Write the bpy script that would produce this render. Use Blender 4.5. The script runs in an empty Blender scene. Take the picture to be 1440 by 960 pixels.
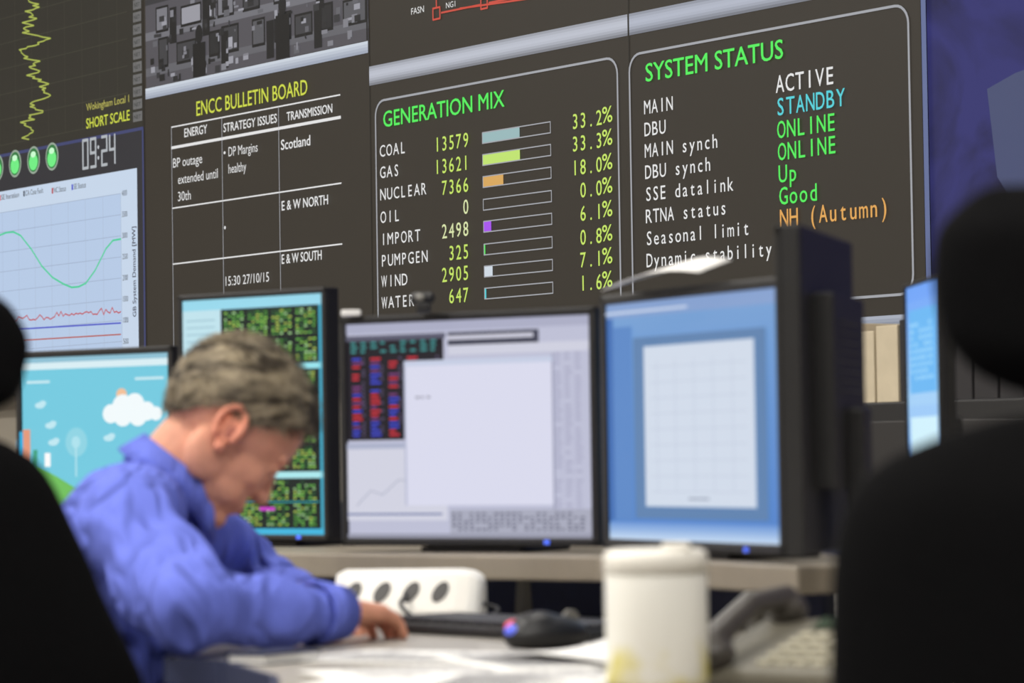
import bpy, bmesh, math, random
from mathutils import Vector, Matrix, noise
random.seed(7)
sc = bpy.context.scene
sc.view_settings.view_transform = 'Standard'
F = 4400.0
EYE = Vector((0, 0, 0.98))
CR = (Matrix.Rotation(math.radians(90) + math.atan(160 / F), 3, 'X') @ Matrix.Rotation(-0.015, 3, 'Z'))

# ------------------------------------------------------------------ helpers
def lin(r, g, b, k=1.0):
    o = []
    for c in (r, g, b):
        c /= 255.0
        o.append((c / 12.92 if c <= 0.04045 else ((c + 0.055) / 1.055) ** 2.4) * k)
    return tuple(o)

def mat(name, color, rough=0.6, metal=0.0, noise_amt=0.0, noise_scale=20, bump=0.0, spec=0.5, emis=None, es=0):
    m = bpy.data.materials.new(name); m.use_nodes = True
    nt = m.node_tree; b = nt.nodes['Principled BSDF']
    b.inputs['Base Color'].default_value = (*color, 1)
    b.inputs['Roughness'].default_value = rough
    b.inputs['Metallic'].default_value = metal
    b.inputs['Specular IOR Level'].default_value = spec
    if emis:
        b.inputs['Emission Color'].default_value = (*emis, 1)
        b.inputs['Emission Strength'].default_value = es
    if noise_amt or bump:
        tc = nt.nodes.new('ShaderNodeTexCoord')
        n = nt.nodes.new('ShaderNodeTexNoise'); n.inputs['Scale'].default_value = noise_scale
        n.inputs['Detail'].default_value = 5
        nt.links.new(tc.outputs['Object'], n.inputs['Vector'])
        if noise_amt:
            r = nt.nodes.new('ShaderNodeValToRGB')
            r.color_ramp.elements[0].position = 0.3; r.color_ramp.elements[1].position = 0.7
            r.color_ramp.elements[0].color = (*[c * (1 - noise_amt) for c in color], 1)
            r.color_ramp.elements[1].color = (*[min(1, c * (1 + noise_amt)) for c in color], 1)
            nt.links.new(n.outputs['Fac'], r.inputs['Fac'])
            nt.links.new(r.outputs['Color'], b.inputs['Base Color'])
        if bump:
            bp = nt.nodes.new('ShaderNodeBump'); bp.inputs['Strength'].default_value = bump
            bp.inputs['Distance'].default_value = 0.01
            nt.links.new(n.outputs['Fac'], bp.inputs['Height'])
            nt.links.new(bp.outputs['Normal'], b.inputs['Normal'])
    return m

def screen_mat(name, diffuse=0.01):
    m = bpy.data.materials.new(name); m.use_nodes = True
    nt = m.node_tree; b = nt.nodes['Principled BSDF']
    a = nt.nodes.new('ShaderNodeVertexColor'); a.layer_name = 'Col'
    nt.links.new(a.outputs['Color'], b.inputs['Emission Color'])
    b.inputs['Emission Strength'].default_value = 1.0
    b.inputs['Base Color'].default_value = (diffuse, diffuse, diffuse, 1)
    b.inputs['Roughness'].default_value = 0.45
    b.inputs['Specular IOR Level'].default_value = 0.2
    return m

M_SCREEN = screen_mat('screen_image')
M_BLACK = mat('black_plastic', lin(26, 26, 28), 0.45, noise_amt=.1, noise_scale=60)
M_FABRIC = mat('black_chair_fabric', (0.0035, 0.0035, 0.004), 0.95, noise_amt=.3, noise_scale=300, bump=.15, spec=.1)
M_WHITE = mat('white_plastic', lin(238, 235, 226), 0.4, noise_amt=.03)
M_GREYP = mat('grey_plastic', lin(120, 118, 112), 0.5, noise_amt=.05)
M_PAPER = mat('paper', lin(236, 235, 232), 0.8, noise_amt=.02, noise_scale=8)
M_DESK = mat('desk_laminate', lin(160, 155, 146), 0.4, noise_amt=.05, noise_scale=15)
M_SHELF = mat('shelf_laminate', lin(136, 127, 113), 0.5, noise_amt=.06, noise_scale=20)
M_NAVY = mat('navy_panel', lin(30, 38, 70), 0.7, noise_amt=.1, noise_scale=80)

def empty(name, loc):
    e = bpy.data.objects.new(name, None); e.location = loc
    e.empty_display_size = .1
    sc.collection.objects.link(e); return e

def finish(bm, name, material, parent=None, M=None, smooth=False, bevel=0, subsurf=0, mods=()):
    me = bpy.data.meshes.new(name)
    bmesh.ops.recalc_face_normals(bm, faces=bm.faces[:])
    bm.to_mesh(me); bm.free()
    ms = material if isinstance(material, (list, tuple)) else [material]
    for m in ms: me.materials.append(m)
    if smooth:
        for p in me.polygons: p.use_smooth = True
    o = bpy.data.objects.new(name, me); sc.collection.objects.link(o)
    if M is not None: me.transform(M)
    if parent:
        o.parent = parent
        o.matrix_parent_inverse = Matrix.Translation(parent.location).inverted()
    if bevel:
        b = o.modifiers.new('bevel', 'BEVEL'); b.width = bevel; b.segments = 3; b.limit_method = 'ANGLE'
    if subsurf:
        s = o.modifiers.new('sub', 'SUBSURF'); s.levels = subsurf; s.render_levels = subsurf
    for f in mods: f(o)
    return o

def box(bm, x0, x1, y0, y1, z0, z1, M=None, mi=0):
    vs = [bm.verts.new(Vector((x, y, z))) for x in (x0, x1) for y in (y0, y1) for z in (z0, z1)]
    if M is not None:
        for v in vs: v.co = M @ v.co
    for f in ((0, 1, 3, 2), (4, 6, 7, 5), (0, 4, 5, 1), (2, 3, 7, 6), (0, 2, 6, 4), (1, 5, 7, 3)):
        fc = bm.faces.new([vs[i] for i in f]); fc.material_index = mi

def prism(bm, pts, z0, z1, M=None):
    lo = [bm.verts.new(Vector((p[0], p[1], z0))) for p in pts]
    hi = [bm.verts.new(Vector((p[0], p[1], z1))) for p in pts]
    if M is not None:
        for v in lo + hi: v.co = M @ v.co
    n = len(pts)
    a = bm.faces.new(hi); b = bm.faces.new(lo[::-1])
    for i in range(n):
        bm.faces.new((lo[i], lo[(i + 1) % n], hi[(i + 1) % n], hi[i]))
    bmesh.ops.triangulate(bm, faces=[a, b])

def ell(bm, c, r, roty=0, M=None, rot=None, seg=24):
    R = rot if rot is not None else Matrix.Rotation(math.radians(roty), 4, 'Y')
    T = Matrix.Translation(Vector(c)) @ R @ Matrix.Diagonal((r[0], r[1], r[2], 1))
    if M is not None: T = M @ T
    bmesh.ops.create_uvsphere(bm, u_segments=seg, v_segments=seg // 2, radius=1, matrix=T)

def cone(bm, p0, p1, r0, r1, seg=20, caps=True):
    p0 = Vector(p0); p1 = Vector(p1); d = p1 - p0; L = d.length
    if L < 1e-6: return
    T = Matrix.Translation((p0 + p1) / 2) @ d.to_track_quat('Z', 'Y').to_matrix().to_4x4()
    bmesh.ops.create_cone(bm, cap_ends=caps, segments=seg, radius1=r0, radius2=r1, depth=L, matrix=T)

def cap(bm, p0, p1, r0, r1, M=None, seg=20):
    if M is not None: p0 = M @ Vector(p0); p1 = M @ Vector(p1)
    cone(bm, p0, p1, r0, r1, seg)
    for p, r in ((p0, r0), (p1, r1)):
        bmesh.ops.create_uvsphere(bm, u_segments=seg, v_segments=seg // 2 + 2, radius=r, matrix=Matrix.Translation(Vector(p)))

def remesh(vox, it=4, fac=0.6):
    def f(o):
        m = o.modifiers.new('remesh', 'REMESH'); m.mode = 'VOXEL'; m.voxel_size = vox; m.use_smooth_shade = True
        s = o.modifiers.new('smooth', 'SMOOTH'); s.iterations = it; s.factor = fac
    return f

def tube(name, pts, r, material, parent, cyclic=False):
    cu = bpy.data.curves.new(name, 'CURVE'); cu.dimensions = '3D'; cu.bevel_depth = r; cu.bevel_resolution = 3
    s = cu.splines.new('BEZIER'); s.bezier_points.add(len(pts) - 1)
    for i, p in enumerate(pts):
        s.bezier_points[i].co = p; s.bezier_points[i].handle_left_type = 'AUTO'; s.bezier_points[i].handle_right_type = 'AUTO'
    s.use_cyclic_u = cyclic
    cu.materials.append(material)
    o = bpy.data.objects.new(name, cu); sc.collection.objects.link(o)
    if parent:
        o.parent = parent; o.matrix_parent_inverse = Matrix.Translation(parent.location).inverted()
    return o

# ------------------------------------------------------------------ glyphs
_g = {}
def glyph(s):
    if s in _g: return _g[s]
    cu = bpy.data.curves.new('t', 'FONT'); cu.body = s; cu.size = 1; cu.resolution_u = 3
    o = bpy.data.objects.new('t', cu); sc.collection.objects.link(o)
    dg = bpy.context.evaluated_depsgraph_get(); dg.update()
    me = o.evaluated_get(dg).to_mesh()
    vs = [(v.co.x, v.co.y) for v in me.vertices]; fs = [tuple(p.vertices) for p in me.polygons]
    bpy.data.objects.remove(o); bpy.data.curves.remove(cu)
    _g[s] = (vs, fs); return _g[s]
_h = glyph('H')
CAPH = max(v[1] for v in _h[0])

class Painter:
    """collects flat coloured shapes of one display image into a single mesh"""
    def __init__(s, M): s.M = M; s.v = []; s.f = []; s.c = []
    def poly(s, pts, col, L=1):
        i = len(s.v)
        for p in pts: s.v.append(s.M @ Vector((p[0], p[1], L * 0.0012))); s.c.append(col)
        s.f.append(tuple(range(i, i + len(pts))))
    def rect(s, x0, y0, x1, y1, col, L=1): s.poly([(x0, y0), (x1, y0), (x1, y1), (x0, y1)], col, L)
    def line(s, pts, w, col, L=2):
        for a, b in zip(pts, pts[1:]):
            d = Vector((b[0] - a[0], b[1] - a[1]))
            if d.length < 1e-7: continue
            n = Vector((-d.y, d.x)).normalized() * w / 2
            e = d.normalized() * w * .3
            s.poly([(a[0] - e.x - n.x, a[1] - e.y - n.y), (b[0] + e.x - n.x, b[1] + e.y - n.y), (b[0] + e.x + n.x, b[1] + e.y + n.y), (a[0] - e.x + n.x, a[1] - e.y + n.y)], col, L)
    def frame(s, x0, y0, x1, y1, w, col, L=2, r=0):
        pts = []
        if r:
            for cx, cy, a0 in ((x1 - r, y1 - r, 0), (x0 + r, y1 - r, 90), (x0 + r, y0 + r, 180), (x1 - r, y0 + r, 270)):
                for k in range(7):
                    a = math.radians(a0 + k * 15); pts.append((cx + r * math.cos(a), cy + r * math.sin(a)))
            pts.append(pts[0])
        else: pts = [(x0, y0), (x1, y0), (x1, y1), (x0, y1), (x0, y0)]
        s.line(pts, w, col, L)
    def disc(s, x, y, rx, ry, col, L=2):
        s.poly([(x + rx * math.cos(a * math.pi / 12), y + ry * math.sin(a * math.pi / 12)) for a in range(24)], col, L)
    def _st(s, g, ox, oy, sx, sy, col, L, cx=0):
        i = len(s.v)
        for v in g[0]: s.v.append(s.M @ Vector((ox + (v[0] - cx) * sx, oy + v[1] * sy, L * .0012))); s.c.append(col)
        for f in g[1]: s.f.append(tuple(i + k for k in f))
    def text(s, t, x0, y, x1, caph, col, L=3, mono=False, bold=0.0):
        sy = caph / CAPH
        offs = [(0, 0)] if not bold else [(-bold * sy, 0), (bold * sy, bold * sy * .6), (0, -bold * sy * .6)]
        for oi, (dx, dy) in enumerate(offs):
            LL = L + oi * .15
            if mono:
                adv = (x1 - x0) / len(t)
                for i, ch in enumerate(t):
                    if ch == ' ': continue
                    g = glyph(ch); a = min(v[0] for v in g[0]); b = max(v[0] for v in g[0])
                    sx = min(sy * .95, adv * .84 / (b - a))
                    s._st(g, x0 + (i + .5) * adv + dx, y + dy, sx, sy, col, LL, (a + b) / 2)
            else:
                g = glyph(t); a = min(v[0] for v in g[0]); b = max(v[0] for v in g[0])
                s._st(g, x0 + dx, y + dy, (x1 - x0) / (b - a), sy, col, LL, a)
    def rowdash(s, x0, y0, x1, y1, rows, cols, colr, L=2, fill=.75, prob=.85):
        ch = (y1 - y0) / rows; cw = (x1 - x0) / cols
        for r in range(rows):
            for c in range(cols):
                if random.random() > prob: continue
                k = colr() if callable(colr) else colr
                w = cw * fill * random.uniform(.6, 1)
                s.rect(x0 + c * cw, y0 + r * ch + ch * .2, x0 + c * cw + w, y0 + r * ch + ch * .75, k, L)
    def build(s, name, parent):
        me = bpy.data.meshes.new(name); me.from_pydata(s.v, [], s.f)
        a = me.color_attributes.new('Col', 'FLOAT_COLOR', 'POINT')
        for i, c in enumerate(s.c): a.data[i].color = (*c, 1)
        me.materials.append(M_SCREEN)
        o = bpy.data.objects.new(name, me); sc.collection.objects.link(o)
        o.parent = parent; o.matrix_parent_inverse = Matrix.Translation(parent.location).inverted()
        return o

# ------------------------------------------------------------------ camera
cam = bpy.data.cameras.new('camera'); co = bpy.data.objects.new('camera', cam); sc.collection.objects.link(co)
cam.sensor_width = 36; cam.lens = F / 1440 * 36
co.matrix_world = Matrix.Translation(EYE) @ CR.to_4x4()
cam.dof.use_dof = True; cam.dof.focus_distance = 9.0; cam.dof.aperture_fstop = 6.3
cam.clip_start = .05
sc.camera = co

# ------------------------------------------------------------------ wall frame
L_ = math.hypot(3120, 4400)
U = Vector((3120 / L_, -4400 / L_, 0)); N = Vector((-4400 / L_, -3120 / L_, 0)); P0 = Vector((0, 9.5, 0))
MW = Matrix(((U.x, 0, N.x, P0.x), (U.y, 0, N.y, P0.y), (0, 1, 0, 0), (0, 0, 0, 1)))   # local (u, height, out)
def uv(px, py):
    """measured point on the video wall -> wall coordinates (metres along wall, height, depth)"""
    r = CR @ Vector(((px - 720) / F, (480 - py) / F, -1))
    t = (P0 - EYE).dot(N) / r.dot(N)
    p = EYE + r * t
    return (p - P0).dot(U), p.z, p.y
def q(px, py): a = uv(px, py); return (a[0], a[1])

# ------------------------------------------------------------------ room shell
H = 4.1
M_WALL = mat('painted_wall', lin(180, 172, 158), 0.85, noise_amt=.03, noise_scale=4)
M_CEIL = mat('ceiling_tile', lin(215, 212, 205), 0.9, noise_amt=.03, noise_scale=3)
M_CARPET = mat('carpet', lin(70, 72, 80), 0.95, noise_amt=.25, noise_scale=120, bump=.3)
def room(name, a, m):
    bm = bmesh.new(); box(bm, *a); return finish(bm, name, m, M=MW)
room('floor', (-7, 11.5, -.1, 0, -.3, 9.2), M_CARPET)
room('ceiling', (-7, 11.5, H, H + .1, -.3, 9.2), M_CEIL)
room('wall_front', (-7, 11.5, 0, H, -.3, -.16), M_WALL)
room('wall_back', (-7, 11.5, 0, H, 9.05, 9.2), M_WALL)
room('wall_left', (-7.15, -7, 0, H, -.3, 9.2), M_WALL)
room('wall_right', (11.5, 11.65, 0, H, -.3, 9.2), M_WALL)
room('baseboard_front', (-7, 11.5, 0, .1, -.16, -.14), M_GREYP)

# ceiling lights
M_LP = mat('light_diffuser', (.9, .9, .9), .5, emis=(1, .97, .93), es=3.0)
for u in (-4.5, -.5, 3.5, 7.5):
    for w in (2.2, 5.0, 7.6):
        e = empty('ceiling_light', MW @ Vector((u, H - .03, w)))
        bm = bmesh.new(); box(bm, u - .62, u + .62, H - .04, H, w - .32, w + .32)
        finish(bm, 'housing', M_WHITE, e, MW)
        bm = bmesh.new(); box(bm, u - .58, u + .58, H - .05, H - .038, w - .28, w + .28)
        finish(bm, 'diffuser', M_LP, e, MW)
        ld = bpy.data.lights.new('tube_glow', 'AREA'); ld.shape = 'RECTANGLE'; ld.size = 1.16; ld.size_y = .56
        ld.energy = 104 if w > 3 else 36; ld.color = (1, .96, .90)
        lo = bpy.data.objects.new('tube_glow', ld); sc.collection.objects.link(lo)
        lo.matrix_world = Matrix.Translation(MW @ Vector((u, H - .06, w))) @ Matrix.Rotation(math.atan2(U.y, U.x), 4, 'Z')
        mw = lo.matrix_world.copy(); lo.parent = e; lo.matrix_parent_inverse = Matrix.Translation(e.location).inverted(); lo.matrix_basis = mw
wd = bpy.data.worlds.new('world'); sc.world = wd; wd.use_nodes = True
wd.node_tree.nodes['Background'].inputs[0].default_value = (.5, .52, .6, 1)
wd.node_tree.nodes['Background'].inputs[1].default_value = 0.3

# ------------------------------------------------------------------ video wall
vw = empty('video_wall', MW @ Vector((0, 2.6, 0)))
VB = 1.27
uE = q(1298, 200)[0]
bm = bmesh.new(); box(bm, -6.6, uE, VB - .02, 3.95, -.14, -.004)
finish(bm, 'cabinet', M_BLACK, vw, MW)
p = Painter(MW)
BG = lin(50, 45, 38)
p.rect(-6.6, VB, uE, 3.95, BG, 0)
u204, u522, u888 = q(204, 250)[0], q(522, 250)[0], q(888, 250)[0]
for u in (u204, u522, u888): p.line([(u, VB), (u, 3.95)], .006, lin(30, 27, 22), 1)
def wt(t, l, r, capx, col, mono=False, bold=0.0, L=4):
    a = uv(*l); b = uv(*r)
    p.text(t, a[0], a[1], b[0], capx * a[2] / F, col, L, mono, bold)
def wtr(t, r, adv, capx, col, L=4, bold=.006):
    b = uv(*r); a = uv(r[0] - adv * len(t), r[1])
    p.text(t, a[0], b[1], b[0], capx * b[2] / F, col, L, True, bold)
def wl(pts, w, col, L=3): p.line([q(*a) for a in pts], w, col, L)
WHT = lin(225, 225, 225); GRN = lin(80, 235, 90); YG = lin(196, 226, 100); YEL = lin(205, 215, 70)
SIL = lin(160, 162, 168); CY = lin(80, 205, 215); ORG = lin(225, 165, 85)
# silver bands
v0 = q(524, 120)[1]; v1 = q(524, 93)[1]
nb = 8
for i in range(nb):
    k = .9 + .45 * math.sin(i / (nb - 1) * math.pi * .85)
    p.rect(u522, v0 + (v1 - v0) * i / nb, u888 - .004, v0 + (v1 - v0) * (i + 1) / nb, lin(138 * k, 141 * k, 150 * k), 2)
    p.rect(u888 + .004, v0 + (v1 - v0) * i / nb, uE - .01, v0 + (v1 - v0) * (i + 1) / nb, lin(130 * k, 134 * k, 145 * k), 2)
vb0 = q(1240, 463)[1]; vb1 = q(1240, 444)[1]
for i in range(4): p.rect(u522, vb0 + (vb1 - vb0) * i / 4, uE - .01, vb0 + (vb1 - vb0) * (i + 1) / 4, lin(120 + 15 * i, 126 + 15 * i, 140 + 15 * i), 2)
# red schematic
RED = lin(200, 75, 60)
wt('FASN', (580, 21), (598, 19), 9, WHT); wt('NG1', (629, 12), (642, 10), 8, WHT)
def sq(px, py, s=5):
    c = q(px, py); d = s * 9.8 / F; p.frame(c[0] - d * 1.1, c[1] - d, c[0] + d * 1.1, c[1] + d, .006, RED, 3)
sq(615, 19, 8); sq(682, 5, 7)
wl([(622, 18), (676, 7)], .006, RED); wl([(615, 11), (614, -60)], .006, RED); wl([(648, 12), (760, -4), (1000, -60)], .006, RED)
wl([(689, 4), (800, -18)], .006, RED)
# generation mix frame + status frame
a = q(529, 143); b = q(869, 82)
fb = q(1240, 416)[1]
p.frame(a[0], fb, b[0], a[1], .007, SIL, 3, r=.05)
a2 = q(886, 78); b2 = q(1278, 5)
p.frame(a2[0], fb, b2[0], (a2[1] + b2[1]) / 2, .007, SIL, 3, r=.05)
wt('GENERATION MIX', (541, 179), (711, 150), 22, GRN, bold=.012)
wt('SYSTEM STATUS', (910, 115), (1103, 80), 25, GRN, bold=.012)
lab = ['COAL', 'GAS', 'NUCLEAR', 'OIL', 'IMPORT', 'PUMPGEN', 'WIND', 'WATER']
ly = [221, 251, 282, 314, 345, 375, 404, 434]
val = ['13579', '13621', '7366', '0', '2498', '325', '2905', '647']
vy = [206, 238, 269, 300, 331, 363, 393, 424]
by = [194, 225, 256, 288, 319, 351, 382, 413]
pc = ['33.2', '33.3', '18.0', '0.0', '6.1', '0.8', '7.1', '1.6']
py_ = [173, 205, 239, 272, 305, 339, 371, 404]
bf = [.55, .55, .3, 0, .11, .015, .12, .02]
bc = [lin(150, 182, 185), lin(190, 225, 110), lin(214, 165, 90), WHT, lin(165, 80, 235), GRN, lin(205, 215, 225), CY]
ub0 = q(681, 290)[0]; ub1 = q(777, 290)[0]
for i in range(8):
    wt(lab[i], (535 + i * .4, ly[i]), (535 + i * .4 + 9.6 * len(lab[i]), ly[i]), 16, WHT, True, bold=.006)
    wtr(val[i], (662, vy[i]), 10, 20, YG if i != 3 and i != 4 else lin(215, 225, 170))
    c = q(681, by[i])[1]; h = .0165
    if bf[i]: p.rect(ub0, c - h, ub0 + (ub1 - ub0) * bf[i], c + h, bc[i], 2)
    p.frame(ub0, c - h, ub1, c + h, .0035, SIL, 3)
    wtr(pc[i], (850, py_[i] + 2), 11.2, 21, YG)
    wt('%', (849, py_[i]), (863, py_[i]), 22, YG, bold=.012)
sl = ['MAIN', 'DBU', 'MAIN synch', 'DBU synch', 'SSE datalink', 'RTNA status', 'Seasonal limit', 'Dynamic stability']
sy = [161, 192, 222, 252, 283, 314, 345, 376]
sv = ['ACTIVE', 'STANDBY', 'ONLINE', 'ONLINE', 'Up', 'Good', 'NH (Autumn)']
svy = [131, 163, 195, 226, 257, 288, 319]
svc = [WHT, CY, GRN, GRN, GRN, GRN, ORG]
for i in range(8): wt(sl[i], (907 + i * .5, sy[i]), (907 + i * .5 + 10.5 * len(sl[i]), sy[i]), 19, WHT, True, bold=.006)
for i in range(7): wt(sv[i], (1092 + i, svy[i]), (1092 + i + 14.1 * len(sv[i]), svy[i]), 24, svc[i], True, bold=.008)
# bulletin board
wt('ENCC BULLETIN BOARD', (278, 163), (434, 137), 20, YEL, bold=.008)
tl = .006
uA, uB, uC, uD = q(243, 250)[0], q(314, 250)[0], q(394, 250)[0], q(481, 250)[0]
vt, vh, vr1, vr2 = q(242, 179)[1], q(242, 208)[1], q(397, 270)[1], q(440, 348)[1]
p.line([(uA, vt), (uD, vt)], tl * .8, WHT, 3); p.line([(uA, vh), (uD, vh)], tl * 1.7, WHT, 3)
p.line([(uA, vr1), (uD, vr1)], tl * .8, WHT, 3); p.line([(uA, vr2), (uD, vr2)], tl * .8, WHT, 3)
for u in (uA, uB, uC): p.line([(u, vt), (u, VB + .1)], tl * .6, SIL, 3)
wt('ENERGY', (261, 193), (293, 188), 12, WHT, bold=.018)
wt('STRATEGY ISSUES', (316, 186), (391, 173), 12, WHT, bold=.018)
wt('TRANSMISSION', (405, 170), (469, 160), 12, WHT, bold=.018)
wt('BP outage', (245, 236), (286, 230), 13, WHT); wt('extended until', (252, 259), (308, 250), 13, WHT); wt('30th', (252, 283), (270, 280), 13, WHT)
wt('•', (316, 221), (319, 221), 12, WHT); wt('DP Margins', (323, 220), (364, 213), 13, WHT); wt('healthy', (323, 244), (348, 240), 13, WHT)
wt('Scotland', (397, 211), (438, 205), 14, WHT, bold=.018)
wt('E & W NORTH', (398, 296), (463, 287), 13, WHT, bold=.018)
wt('E & W SOUTH', (398, 371), (454, 364), 13, WHT, bold=.018)
wt('15:30 27/10/15', (319, 402), (380, 394), 13, WHT)
p.disc(*q(318, 320), .006, .006, WHT, 4)
# control-room photograph shown in a window
x0, y0 = q(206, 124); x1 = q(519, 66)[0]; y1 = 3.95
p.rect(x0, y0, x1, y1, lin(80, 78, 84), 1)
def cell(cx, cy, w, h, g, L): p.rect(max(x0, cx), cy, min(cx + w, x1), cy + h, lin(g, g, min(255, g * 1.06)), L)
for r_ in range(9):
    yy = y0 + .04 + r_ * .13
    cell(x0, yy, 9, .03, random.choice([52, 96, 110]), 1.3)
    cx = x0 + random.uniform(0, .1)
    while cx < x1 - .1:
        k = random.random(); w = random.uniform(.07, .15); h = random.uniform(.07, .12)
        cell(cx, yy + .02, w, h, 22, 1.6); cell(cx + .008, yy + .03, w - .016, h - .018, random.choice([60, 84, 118, 150, 38, 30]), 1.9)
        if k > .55: cell(cx + w * .3, yy + .035, w * .35, h * .4, random.choice([190, 40, 160]), 2.1)
        if k < .3: cell(cx + w + .01, yy - .03, .05, .13, 24, 2.3)
        cx += w + random.choice([.01, .02, .06, .09])
for i in range(520):
    cell(random.uniform(x0, x1 - .05), y0 + random.random() * 1.2, random.uniform(.006, .04), random.uniform(.006, .03), random.choice([28, 36, 50, 95, 125, 150]), 2.5 + (i % 10) * .05)
for i in range(3):
    cx = x0 + .35 + i * .57; cell(cx, y0, .09, .12 + .03 * (i % 3), 20, 3.2); p.disc(cx + .045, y0 + .15 + .03 * (i % 3), .026, .034, lin(24, 24, 26), 3.2)
vv0 = q(206, 140)[1]; vv1 = q(206, 125)[1]
for i in range(4): p.rect(x0, vv0 + (vv1 - vv0) * i / 4, x1, vv0 + (vv1 - vv0) * (i + 1) / 4, lin(158 + 14 * i, 166 + 14 * i, 183 + 12 * i), 3.6)
# trend graph window
p.rect(-6.4, q(200, 178)[1], u204 - .01, 3.95, lin(44, 42, 36), 1)
for i in range(40): p.line([(-6.4, q(0, 205)[1] + .1 * i), (q(180, 100)[0], q(0, 205)[1] + .1 * i)], .0025, lin(66, 66, 54), 2)
for i in range(9):
    u = q(0, 100)[0] + i * .14; p.line([(u, q(0, 205)[1]), (u, 3.9)], .0025, lin(66, 66, 54), 2)
pts = []; xx = 42
for yy in range(196, -60, -2):
    xx = max(20, min(74, xx + random.uniform(-11, 11) + (44 - xx) * .14)); pts.append(q(xx, yy))
p.line(pts, .005, lin(172, 184, 84), 3)
for i in range(11):
    a = q(188, 172 - i * 17.5); p.rect(a[0], a[1], u204 - .012, a[1] + .036, lin(105, 105, 105), 2)
    p.text('NET', a[0] + .01, a[1] + .01, u204 - .02, .014, lin(50, 50, 50), 3)
wt('Wokingham Local 1', (123, 156), (183, 145), 10, lin(190, 185, 90)); wt('SHORT SCALE', (123, 181), (184, 170), 14, lin(205, 215, 70), bold=.014)
# demand window
vt2 = q(203, 180)[1]
p.rect(-6.4, VB, u204 - .004, vt2, lin(44, 44, 50), 1.5)
p.line([(-6.4, vt2), (u204 - .01, vt2), (u204 - .01, VB)], .012, lin(60, 66, 110), 2)
for cx, cy in ((-3, 236), (22, 230), (48, 225), (74, 220)):
    c = q(cx, cy); p.disc(c[0], c[1], .054, .054, lin(150, 165, 150), 2.2); p.disc(c[0], c[1], .046, .046, lin(40, 120, 60), 2.6)
    p.disc(c[0], c[1] - .008, .037, .032, lin(110, 235, 130), 3); p.disc(c[0], c[1] + .022, .022, .012, lin(200, 250, 205), 3.3)
SEG = {'0': 'abcdef', '9': 'abcdfg', '2': 'abged', '4': 'fgbc'}
def seg(ch, x, y, w, h):
    P = {'a': ((0, h), (w, h)), 'b': ((w, h), (w, h / 2)), 'c': ((w, h / 2), (w, 0)), 'd': ((0, 0), (w, 0)), 'e': ((0, 0), (0, h / 2)), 'f': ((0, h / 2), (0, h)), 'g': ((0, h / 2), (w, h / 2))}
    for s_ in SEG[ch]:
        (ax, ay), (bx, by_) = P[s_]; p.line([(x + ax, y + ay), (x + bx, y + by_)], .011, lin(175, 180, 185), 3)
c0 = q(118, 237); cw = (q(165, 230)[0] - c0[0])
for i, ch in enumerate('0924'): seg(ch, c0[0] + cw * (.0 + i * .235 + (.1 if i > 1 else 0)), c0[1], cw * .15, .105)
for d in (.03, .07): p.disc(c0[0] + cw * .465, c0[1] + d, .007, .007, lin(190, 195, 200), 3)
ux = q(194, 300)[0]; vct = q(194, 236)[1]
p.rect(-6.3, VB, ux, vct, lin(196, 212, 232), 2)
upx = q(171, 300)[0]; vpt = q(171, 272)[1]
p.rect(-6.3, VB, upx, vpt, lin(180, 200, 228), 2.3)
for i in range(10):
    vy_ = vpt - i * .078
    if vy_ > VB: p.line([(-6.3, vy_), (upx, vy_)], .002, lin(150, 165, 190), 2.6); p.text(str(4000 - i * 500) if i < 8 else '0', upx + .01, vy_ - .01, upx + .05, .02, lin(40, 40, 50), 3)
for i in range(14): p.line([(upx - i * .14, VB), (upx - i * .14, vpt)], .002, lin(160, 175, 198), 2.6)
gp = [(-60, 380), (-30, 350), (0, 331), (10, 327), (20, 326), (30, 331), (45, 350), (60, 374), (75, 390), (90, 399), (102, 404), (112, 403), (122, 398), (135, 380), (150, 350), (160, 338), (171, 336)]
p.line([q(*g) for g in gp], .007, lin(70, 205, 150), 3)
p.line([q(x, 450 - x * .085 + random.uniform(-5, 5)) for x in range(-60, 172, 3)], .005, lin(190, 80, 90), 3)
wl([(-60, 468), (171, 454)], .006, lin(80, 90, 200)); wl([(-60, 484), (171, 470)], .005, lin(180, 90, 80))
for (t, x, y, c) in (('SE Iteration', 2, 282, (200, 60, 60)), ('CA Case Fault', 36, 276, (30, 40, 60)), ('NC Status', 76, 272, (180, 50, 60)), ('SE Status', 104, 267, (60, 70, 200))):
    a = q(x, y); p.rect(a[0] - .012, a[1], a[0], a[1] + .022, lin(*c), 3); b = q(x + (26 if len(t) > 9 else 18), y); p.text(t, a[0] + .006, a[1] + .002, b[0], .02, lin(30, 30, 40), 3)
Mrot = MW @ Matrix.Translation((q(193, 440)[0], q(193, 445)[1], 0)) @ Matrix.Rotation(math.pi / 2, 4, 'Z')
pr = Painter(Mrot); pr.text('GB System Demand [MW]', 0, 0, .33, .026, lin(40, 45, 70), 3.4, bold=.01)
pr.build('axis_title', vw)
p.build('display_image', vw)

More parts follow.
